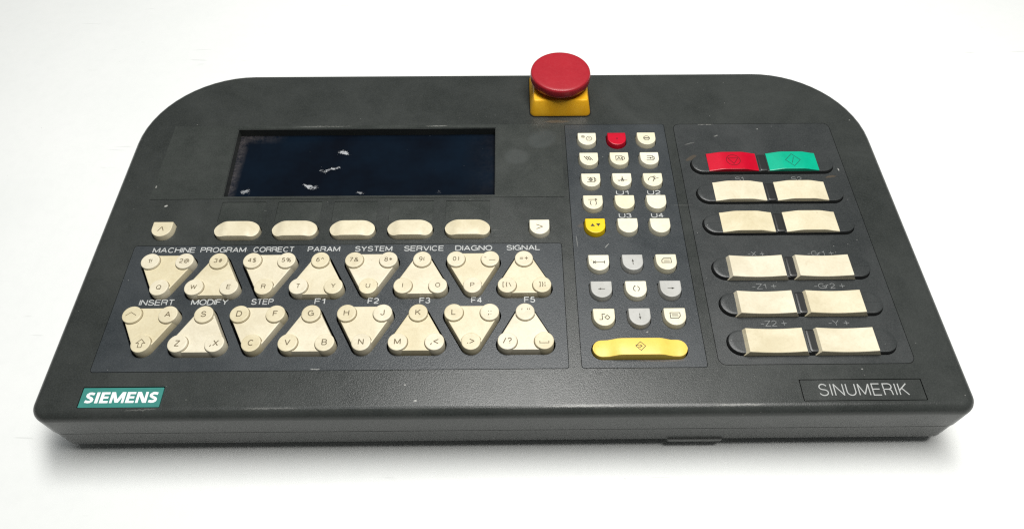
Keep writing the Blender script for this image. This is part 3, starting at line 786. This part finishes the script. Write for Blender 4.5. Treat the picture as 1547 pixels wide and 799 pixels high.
for ri, (y, L) in enumerate(((row_y[0], leg), (row_y[1], leg2))):
    for k, x in enumerate(tri_x):
        up = (k % 2 == 1)
        t = link('triangle_key', tri_mesh[up], root, (x, y, random.uniform(-0.15, 0.1)))
        cs = [(0, BY), (-BX, -BY), (BX, -BY)] if up else [(-BX, BY), (BX, BY), (0, -BY)]
        ccw = tri_centres(up)
        for (bx, by), txt in zip(cs, L[k]):
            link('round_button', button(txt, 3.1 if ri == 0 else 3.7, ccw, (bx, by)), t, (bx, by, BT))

# ---- rocker keys on stadium shaped bases
def rocker_base():
    o = stadium(0, 0, 90.6, 14.5)
    rs = [ring(inset(o, 0.9), 2.4), ring(inset(o, 0.35), 2.2), ring(o, 1.6), ring(inset(o, -0.1), -4)]
    mb = MB(); v, f = loft(rs[:2]); mb.add(v, f, 0)
    v, f = loft(rs[1:], False); mb.add(v, f, 1)
    # rounded bridge between the two keys
    br = rrect(-3.1, -7.2, 3.1, 7.3, 1.6, 4)
    v, f = loft([ring(inset(br, 1.3), 3.0), ring(inset(br, 0.5), 2.7), ring(br, 1.9), ring(br, 0)]); mb.add(v, f, 1)
    return mb.mesh('rocker_base', [M_foil2, M_black], 35)
rb_mesh = rocker_base()
def grid_key(w, h, zf, wf, bot, flare, mat, em, icon=None):
    mb = MB()
    ks = sorted(set([round(-w/2+w*i/16, 4) for i in range(17)]))
    v, f = arched(ks, lambda x: h/2, zf, bot, flare, 0.4, wf)
    mb.add(v, f, 0)
    if icon: icon(mb)
    return mb.mesh('rocker_key', [mat, em], 8)
def ic_stop(m):
    z = 4.54; stroke(m, arc(0.3, 0.2, 4.4, 0, 360, 28), 0.38, z, 1)
    stroke(m, [(-2.9, 1.9), (3.5, 1.9), (0.3, -3.0)], 0.38, z, 1, True)
def ic_start(m):
    z = 4.54; stroke(m, [(-4.7, 0), (0, 5.2), (4.7, 0), (0, -5.2)], 0.4, z, 1, True); stroke(m, [(-0.9, -2.6), (0.9, 2.6)], 0.4, z, 1)
zc = lin(2.8, 4.5, 7.0, 15.0)
def dish(x): return 4.9-1.15*math.cos(x/15.1*math.pi/2)
def convex(mat, em, icon=None): return grid_key(31.4, 15.0, zc, 0.0, 0.4, 0.1, mat, em, icon)
convex_beige = convex(M_beige, M_eng)
concave = grid_key(30.4, 14.6, dish, 2.2, 0.4, 0.1, M_beige, M_eng)
for i, (y, cv) in enumerate(rk_y):
    base = link('rocker_base', rb_mesh, root, (165.0, y, 0.0))
    for s in (0, 1):
        if cv:
            link('rocker_key', concave, base, ((144.6, 182.8)[s]-165.0, -0.5, 0.0))
        elif i == 0:
            link('rocker_key', convex(*((M_red, M_engred, ic_stop), (M_green, M_enggreen, ic_start))[s]), base, ((145.7, 184.0)[s]-165.0, 0.6, 0.0),
                 ('red rocker key with a triangle in a circle', 'green rocker key with a diamond')[s])
        else:
            link('rocker_key', convex_beige, base, ((145.7, 183.8)[s]-165.0, 0.4, 0.0))

# ---- emergency stop
o = rrect(-20.3, -20.0, 20.3, 20.0, 3.6, 6)
rs = [ring(inset(o, 3.6), 12.0), ring(inset(o, 2.6), 11.8), ring(inset(o, 2.0), 11.0), ring(inset(o, 0.4), 2.2), ring(o, 1.0), ring(o, 0)]
v, f = loft(rs)
es = link('emergency_stop', make_mesh('emergency_stop', v, f, [M_estopy], sharp=40), root, (38.2, 231.4, 0.05), 'yellow square base of the emergency stop')
o = rrect(-20.9, -20.6, 20.9, 20.6, 3.9, 6)
v, f = loft([ring(o, 0.35), ring(o, 0)])
link('gasket', make_mesh('gasket', v, f, [M_bed]), es, (0, 0, -0.04))
prof = [(0.001, 22.5), (6, 22.48), (12, 22.38), (17, 22.2), (18.9, 22.05), (19.45, 21.85), (19.85, 21.3), (20.1, 20.2), (20.15, 18.0), (19.9, 16.2), (19.2, 15.3), (17.8, 14.9), (12.5, 15.0), (12.0, 11.5)]
v, f = loft([ring(circle(0, 0, r, 72), z) for r, z in prof], False)
link('mushroom_cap', make_mesh('mushroom_cap', v, f, [M_estopr], sharp=50), es, (0, 0, 0), 'round red mushroom cap')

# ---- badges
v, f = loft([ring(rrect(-20.7, -5.5, 20.7, 5.5, 0.3, 2), 0), ring(rrect(-20.7, -5.5, 20.7, 5.5, 0.3, 2), -2)], True, True)
bd = link('badge', make_mesh('badge', v, f, [M_teal]), root, (-197.15, 6.3, -0.12), 'teal enamel badge reading SIEMENS')
mb = MB()
def block(pts, z=0.06):
    _zc[0] = (_zc[0]+1) % 8
    mb.add([(a-18.5, b-3.05, z+0.0012*_zc[0]) for a, b in pts], [tuple(range(len(pts)))], 0)
def heavy(ch, x, h=6.1, st=1.65, bar=1.22):
    if ch == 'I': block([(x, 0), (x+st, 0), (x+st, h), (x, h)]); return st
    if ch == 'E':
        w = 4.4; block([(x, 0), (x+st, 0), (x+st, h), (x, h)])
        block([(x, 0), (x+w, 0), (x+w, bar), (x, bar)]); block([(x, h-bar), (x+w, h-bar), (x+w, h), (x, h)])
        block([(x, h/2-bar/2+.05), (x+w-.35, h/2-bar/2+.05), (x+w-.35, h/2+bar/2+.05), (x, h/2+bar/2+.05)]); return w
    if ch == 'N':
        w = 5.6; d = 1.95
        block([(x, 0), (x+1.35, 0), (x+1.35, h), (x, h)]); block([(x+w-1.35, 0), (x+w, 0), (x+w, h), (x+w-1.35, h)])
        block([(x+w-d, 0), (x+w, 0), (x+d, h), (x, h)]); return w
    if ch == 'M':
        w = 7.3; d = 1.9; m = w/2
        block([(x, 0), (x+1.3, 0), (x+1.3, h), (x, h)]); block([(x+w-1.3, 0), (x+w, 0), (x+w, h), (x+w-1.3, h)])
        block([(m+x-.85, 0.2), (m+x+.85, 0.2), (x+d, h), (x, h)]); block([(m+x-.85, 0.2), (m+x+.85, 0.2), (x+w, h), (x+w-d, h)]); return w
    w = 4.5; sw = 1.4; r = []
    pts = [(.96, .93), (.62, 1.0), (.32, .98), (.06, .84), (.05, .70), (.22, .59), (.5, .5), (.80, .40), (.96, .27), (.92, .12), (.68, .02), (.36, .0), (.02, .07)]
    P = [(x-18.5+sw/2+a*(w-sw), -3.05+sw/2+b*(h-sw)) for a, b in pts]
    P[0] = (P[0][0]+.5, P[0][1]); P[-1] = (P[-1][0]-.55, P[-1][1])
    stroke(mb, P, sw, 0.06); return w
ws_ = 0; gx = 0.2
for ch in 'SIEMENS': gx += heavy(ch, gx)+0.78
link('lettering', mb.mesh('lettering', [M_white]), bd)
v, f = loft([ring(rrect(-31.4, -5.75, 31.4, 5.75, 0.3, 2), 0), ring(rrect(-31.4, -5.75, 31.4, 5.75, 0.3, 2), -2)], True, True)
npl = link('name_plate', make_mesh('name_plate', v, f, [M_body]), root, (184.9, 7.05, -0.08), 'grey name plate reading SINUMERIK')
mb = MB(); put_text(mb, 'SINUMERIK', 0.35, -3.3, 0.06, 6.9, 46.4, 0.082, 0, 0.27)
link('lettering', mb.mesh('lettering', [M_name]), npl)
